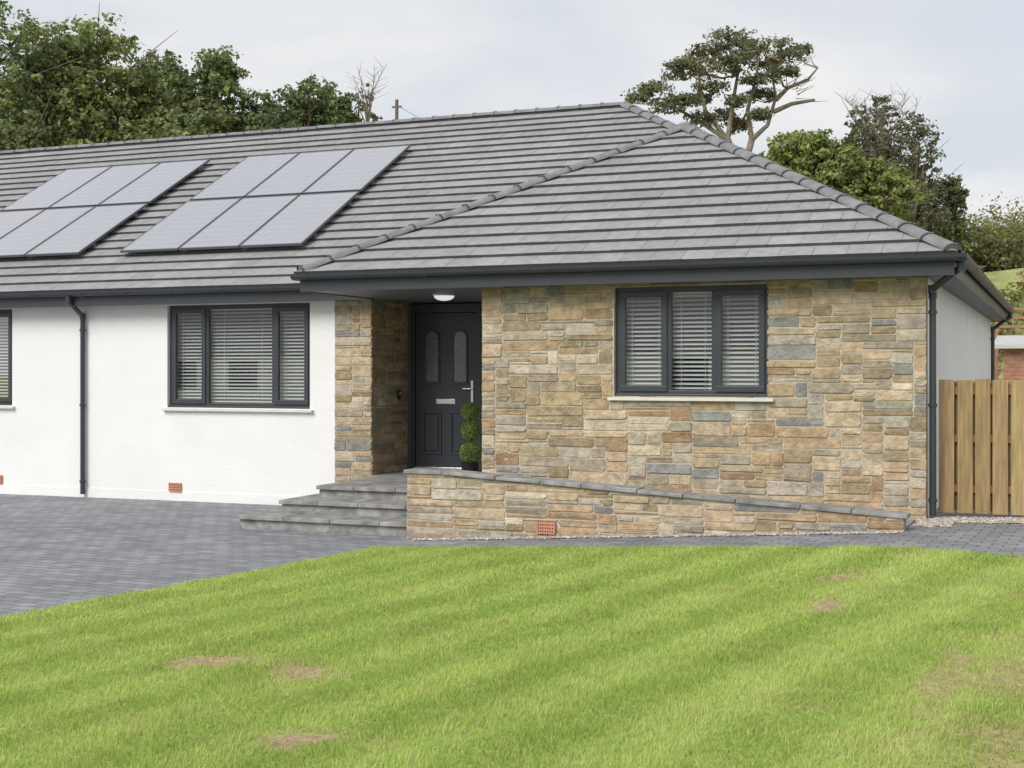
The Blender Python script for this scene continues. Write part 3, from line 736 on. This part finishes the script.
decid('conifer_shrub',p(735),57,11.2,.8,2.0,(.11,.15,.075),nb=8)
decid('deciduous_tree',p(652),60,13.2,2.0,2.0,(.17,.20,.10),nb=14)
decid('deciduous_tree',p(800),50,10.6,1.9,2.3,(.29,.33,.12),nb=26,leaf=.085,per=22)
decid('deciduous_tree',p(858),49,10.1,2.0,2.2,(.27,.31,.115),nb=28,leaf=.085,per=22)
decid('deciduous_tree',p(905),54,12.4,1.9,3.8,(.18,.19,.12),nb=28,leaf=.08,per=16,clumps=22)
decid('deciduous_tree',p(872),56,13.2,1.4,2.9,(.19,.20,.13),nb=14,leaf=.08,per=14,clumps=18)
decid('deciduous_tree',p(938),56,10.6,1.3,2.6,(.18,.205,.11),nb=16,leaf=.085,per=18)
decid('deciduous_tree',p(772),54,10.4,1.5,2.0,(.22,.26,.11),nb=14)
bare('bare_tree',p(885),54.5,10.8,13.3,18,2.0)
# hillside scrub
Vs=[];Cs=[]
for i in range(130):
    t=R.uniform(p(880),p(1200)); D2=R.uniform(55,62); x,y=survey(t,D2); r=R.uniform(.8,1.6)*(1.2 if t>p(955) else .9); c=[(.25,.30,.11),(.18,.21,.095),(.31,.31,.15),(.27,.22,.14)][R.randint(4)]
    v,cl=crown([((x,y,zT(x,y)+r*.6),(r*1.3,r*1.3,r*.95))],.08,c,per=17,clumps=30,spread=.21); Vs.append(v);Cs.append(cl)
for i in range(75):
    t=R.uniform(p(955),p(1300)); D2=R.uniform(41,48.5); x,y=survey(t,D2); r=R.uniform(.45,.85)
    v,cl=crown([((x,y,zT(x,y)+r*.3),(r*1.6,r*1.3,r*.7))],.07,[(.33,.22,.14),(.28,.20,.12),(.22,.24,.10),(.30,.29,.13)][R.randint(4)],per=16,clumps=20,spread=.26); Vs.append(v);Cs.append(cl)
for i in range(60):
    t=R.uniform(-.7,p(900)); D2=R.uniform(58,66); x,y=survey(t,D2); r=R.uniform(.8,1.5)
    v,cl=crown([((x,y,zT(x,y)+r*.5),(r*1.3,r*1.3,r))],.16,G2,per=12,clumps=12,spread=.3); Vs.append(v);Cs.append(cl)
npmesh('hillside_scrub',np.concatenate(Vs),'leaf',np.concatenate(Cs),4)

# topiary
TE=empty('topiary_plant'); tx,ty=-8.52,19.1; a=MB()
a.tube((tx,ty,.08),(tx,ty,.30),.11,.15,'black',16); a.tube((tx,ty,.29),(tx,ty,1.2),.018,.014,'bark',6); a.build('pot_and_stem',TE)
Vs=[];Cs=[]
for (z,r) in((.44,.165),(.78,.15),(1.08,.135)):
    n=1900; q=R.normal(size=(n,3)); q/=np.linalg.norm(q,axis=1)[:,None]; P=np.array([tx,ty,z])+q*r*R.uniform(.88,1.03,n)[:,None]
    v,cl=leafquads(P,.015,np.array([[.30,.42,.12]])*R.uniform(.5,1.4,n)[:,None],nrm=q*.8); Vs.append(v);Cs.append(cl)
npmesh('clipped_foliage',np.concatenate(Vs),'leaf',np.concatenate(Cs),4,TE)

# utility pole & wires
x,y=survey(p(397),60); a=MB(); a.tube((x,y,zT(x,y)-.3),(x,y,13.75),.10,.08,'bark',8); a.box(x-.22,x+.22,y-.05,y+.05,13.4,13.47,'bark'); 
x2,y2=survey(p(560),75)
pts=[Vector((x,y,13.5)).lerp(Vector((x2,y2,15)),k/10)+Vector((0,0,-1.0*(1-(2*k/10-1)**2))) for k in range(11)]
a.path(pts,[.010]*11,'black',4)
a.build('utility_pole')
# brick outbuilding & timber rail on the bank behind the fence
OB=empty('brick_outbuilding'); a=MB(); x,y=-1.55,37.6
for j in range(24):
    z=-.1+j*.1
    if z>2.25: break
    o=(j%2)*.14
    k=x-o
    while k<x+7:
        a0=max(k,x); a.box(a0+.006,min(k+.275,x+7),y-.012,y,z+.006,z+.094,'brick'); k+=.28
a.box(x,x+7,y+.001,y+2.6,-.2,2.3,'mortar'); a.build('brick_walls',OB)
a=MB(); a.add([(x-.25,y-.3,2.3),(x+7.3,y-.3,2.3),(x+7.3,y+2.9,2.62),(x-.25,y+2.9,2.62),(x-.25,y-.3,2.4),(x+7.3,y-.3,2.4),(x+7.3,y+2.9,2.72),(x-.25,y+2.9,2.72)],[(0,3,2,1),(4,5,6,7),(0,1,5,4),(2,3,7,6),(1,2,6,5),(0,4,7,3)],'felt'); a.build('sheet_roof',OB)
a=MB(); a.box(x+.9,x+1.8,y-.03,y-.014,0,2.0,'redwood'); a.box(x+2.6,x+3.8,y-.03,y-.014,1.0,1.9,'black'); a.build('door_and_window',OB)
DK=MB(); x,y=-1.9,41.0
for i in range(8): DK.box(x+i*1.25,x+i*1.25+.1,y,y+.1,.2,3.6,'redwood')
for z in(2.95,3.2,3.45): DK.box(x+.1,x+9,y+.02,y+.06,z,z+.07,'redwood')
DK.build('post_and_rail_fence')
def nb(x0,x1,y0,y1):
    E=empty('neighbour_house'); a=MB(); a.box(x0,x1,y0,y1,-.7,2.6,'render'); a.build('walls',E)
    a=MB(); ym=(y0+y1)/2; o=.4; zt=5.3
    a.add([(x0-o,y0-o,2.55),(x1+o,y0-o,2.55),(x1+o,y1+o,2.55),(x0-o,y1+o,2.55),(x0+3,ym,zt),(x1-3,ym,zt)],[(0,1,5,4),(2,3,4,5),(1,2,5),(3,0,4),(0,3,2,1)],'slateroof'); a.build('roof',E)
    a=MB(); k=x0+1.5
    while k<x1-2: a.box(k,k+1.6,y1+.01,y1+.05,.9,2.2,'black'); k+=3.4
    a.build('windows',E)
nb(-22,-9,-24,-15); nb(-48,-31,-26,-16); nb(-3,10,-26,-17)

# ------------------------------------------------------------------ world & lights
w=bpy.data.worlds.new('World'); sc.world=w; w.use_nodes=True; t=w.node_tree; N=t.nodes; L=t.links; N.clear()
out=N.new('ShaderNodeOutputWorld'); bg=N.new('ShaderNodeBackground'); bg.inputs[1].default_value=.1; L.new(bg.outputs[0],out.inputs[0])
sky=N.new('ShaderNodeTexSky'); sky.sky_type='NISHITA'; sky.sun_disc=False
sd=Vector((-.30,-.88,.78)).normalized(); el=math.asin(sd.z); az=math.atan2(sd.x,sd.y)
sky.sun_elevation=el; sky.sun_rotation=az
tc=N.new('ShaderNodeTexCoord'); mp=N.new('ShaderNodeMapping'); mp.inputs['Scale'].default_value=(1,1,2.8); mp.inputs['Location'].default_value=(.3,1.1,.2); L.new(tc.outputs['Generated'],mp.inputs[0])
n=N.new('ShaderNodeTexNoise'); n.inputs['Scale'].default_value=2.6; n.inputs['Detail'].default_value=8; n.inputs['Roughness'].default_value=.52; n.inputs['Distortion'].default_value=.4; L.new(mp.outputs[0],n.inputs['Vector'])
cr=N.new('ShaderNodeValToRGB'); cr.color_ramp.elements[0].position=.40; cr.color_ramp.elements[0].color=(.71,.75,.81,1); cr.color_ramp.elements[1].position=.60; cr.color_ramp.elements[1].color=(.92,.91,.90,1); L.new(n.outputs[0],cr.inputs[0])
sc_=N.new('ShaderNodeVectorMath'); sc_.operation='SCALE'; sc_.inputs['Scale'].default_value=10.0; L.new(cr.outputs[0],sc_.inputs[0])
mx=N.new('ShaderNodeMix'); mx.data_type='RGBA'; mx.inputs[0].default_value=.94; L.new(sky.outputs[0],mx.inputs[6]); L.new(sc_.outputs[0],mx.inputs[7]); L.new(mx.outputs[2],bg.inputs[0])
sl=bpy.data.lights.new('sun','SUN'); sl.energy=2.7; sl.angle=math.radians(34); sl.color=(1,.965,.92); so=bpy.data.objects.new('sun',sl); sc.collection.objects.link(so)
so.rotation_euler=(-sd).to_track_quat('-Z','Y').to_euler()
# ------------------------------------------------------------------ camera
cd=bpy.data.cameras.new('camera'); co=bpy.data.objects.new('camera',cd); sc.collection.objects.link(co); sc.camera=co
cd.sensor_width=36; cd.lens=1354/1024*36; cd.shift_y=-12/1024; cd.clip_end=3000; cd.clip_start=.1
co.location=(0,0,1.69); co.rotation_euler=(math.radians(90),0,math.radians(22.27))
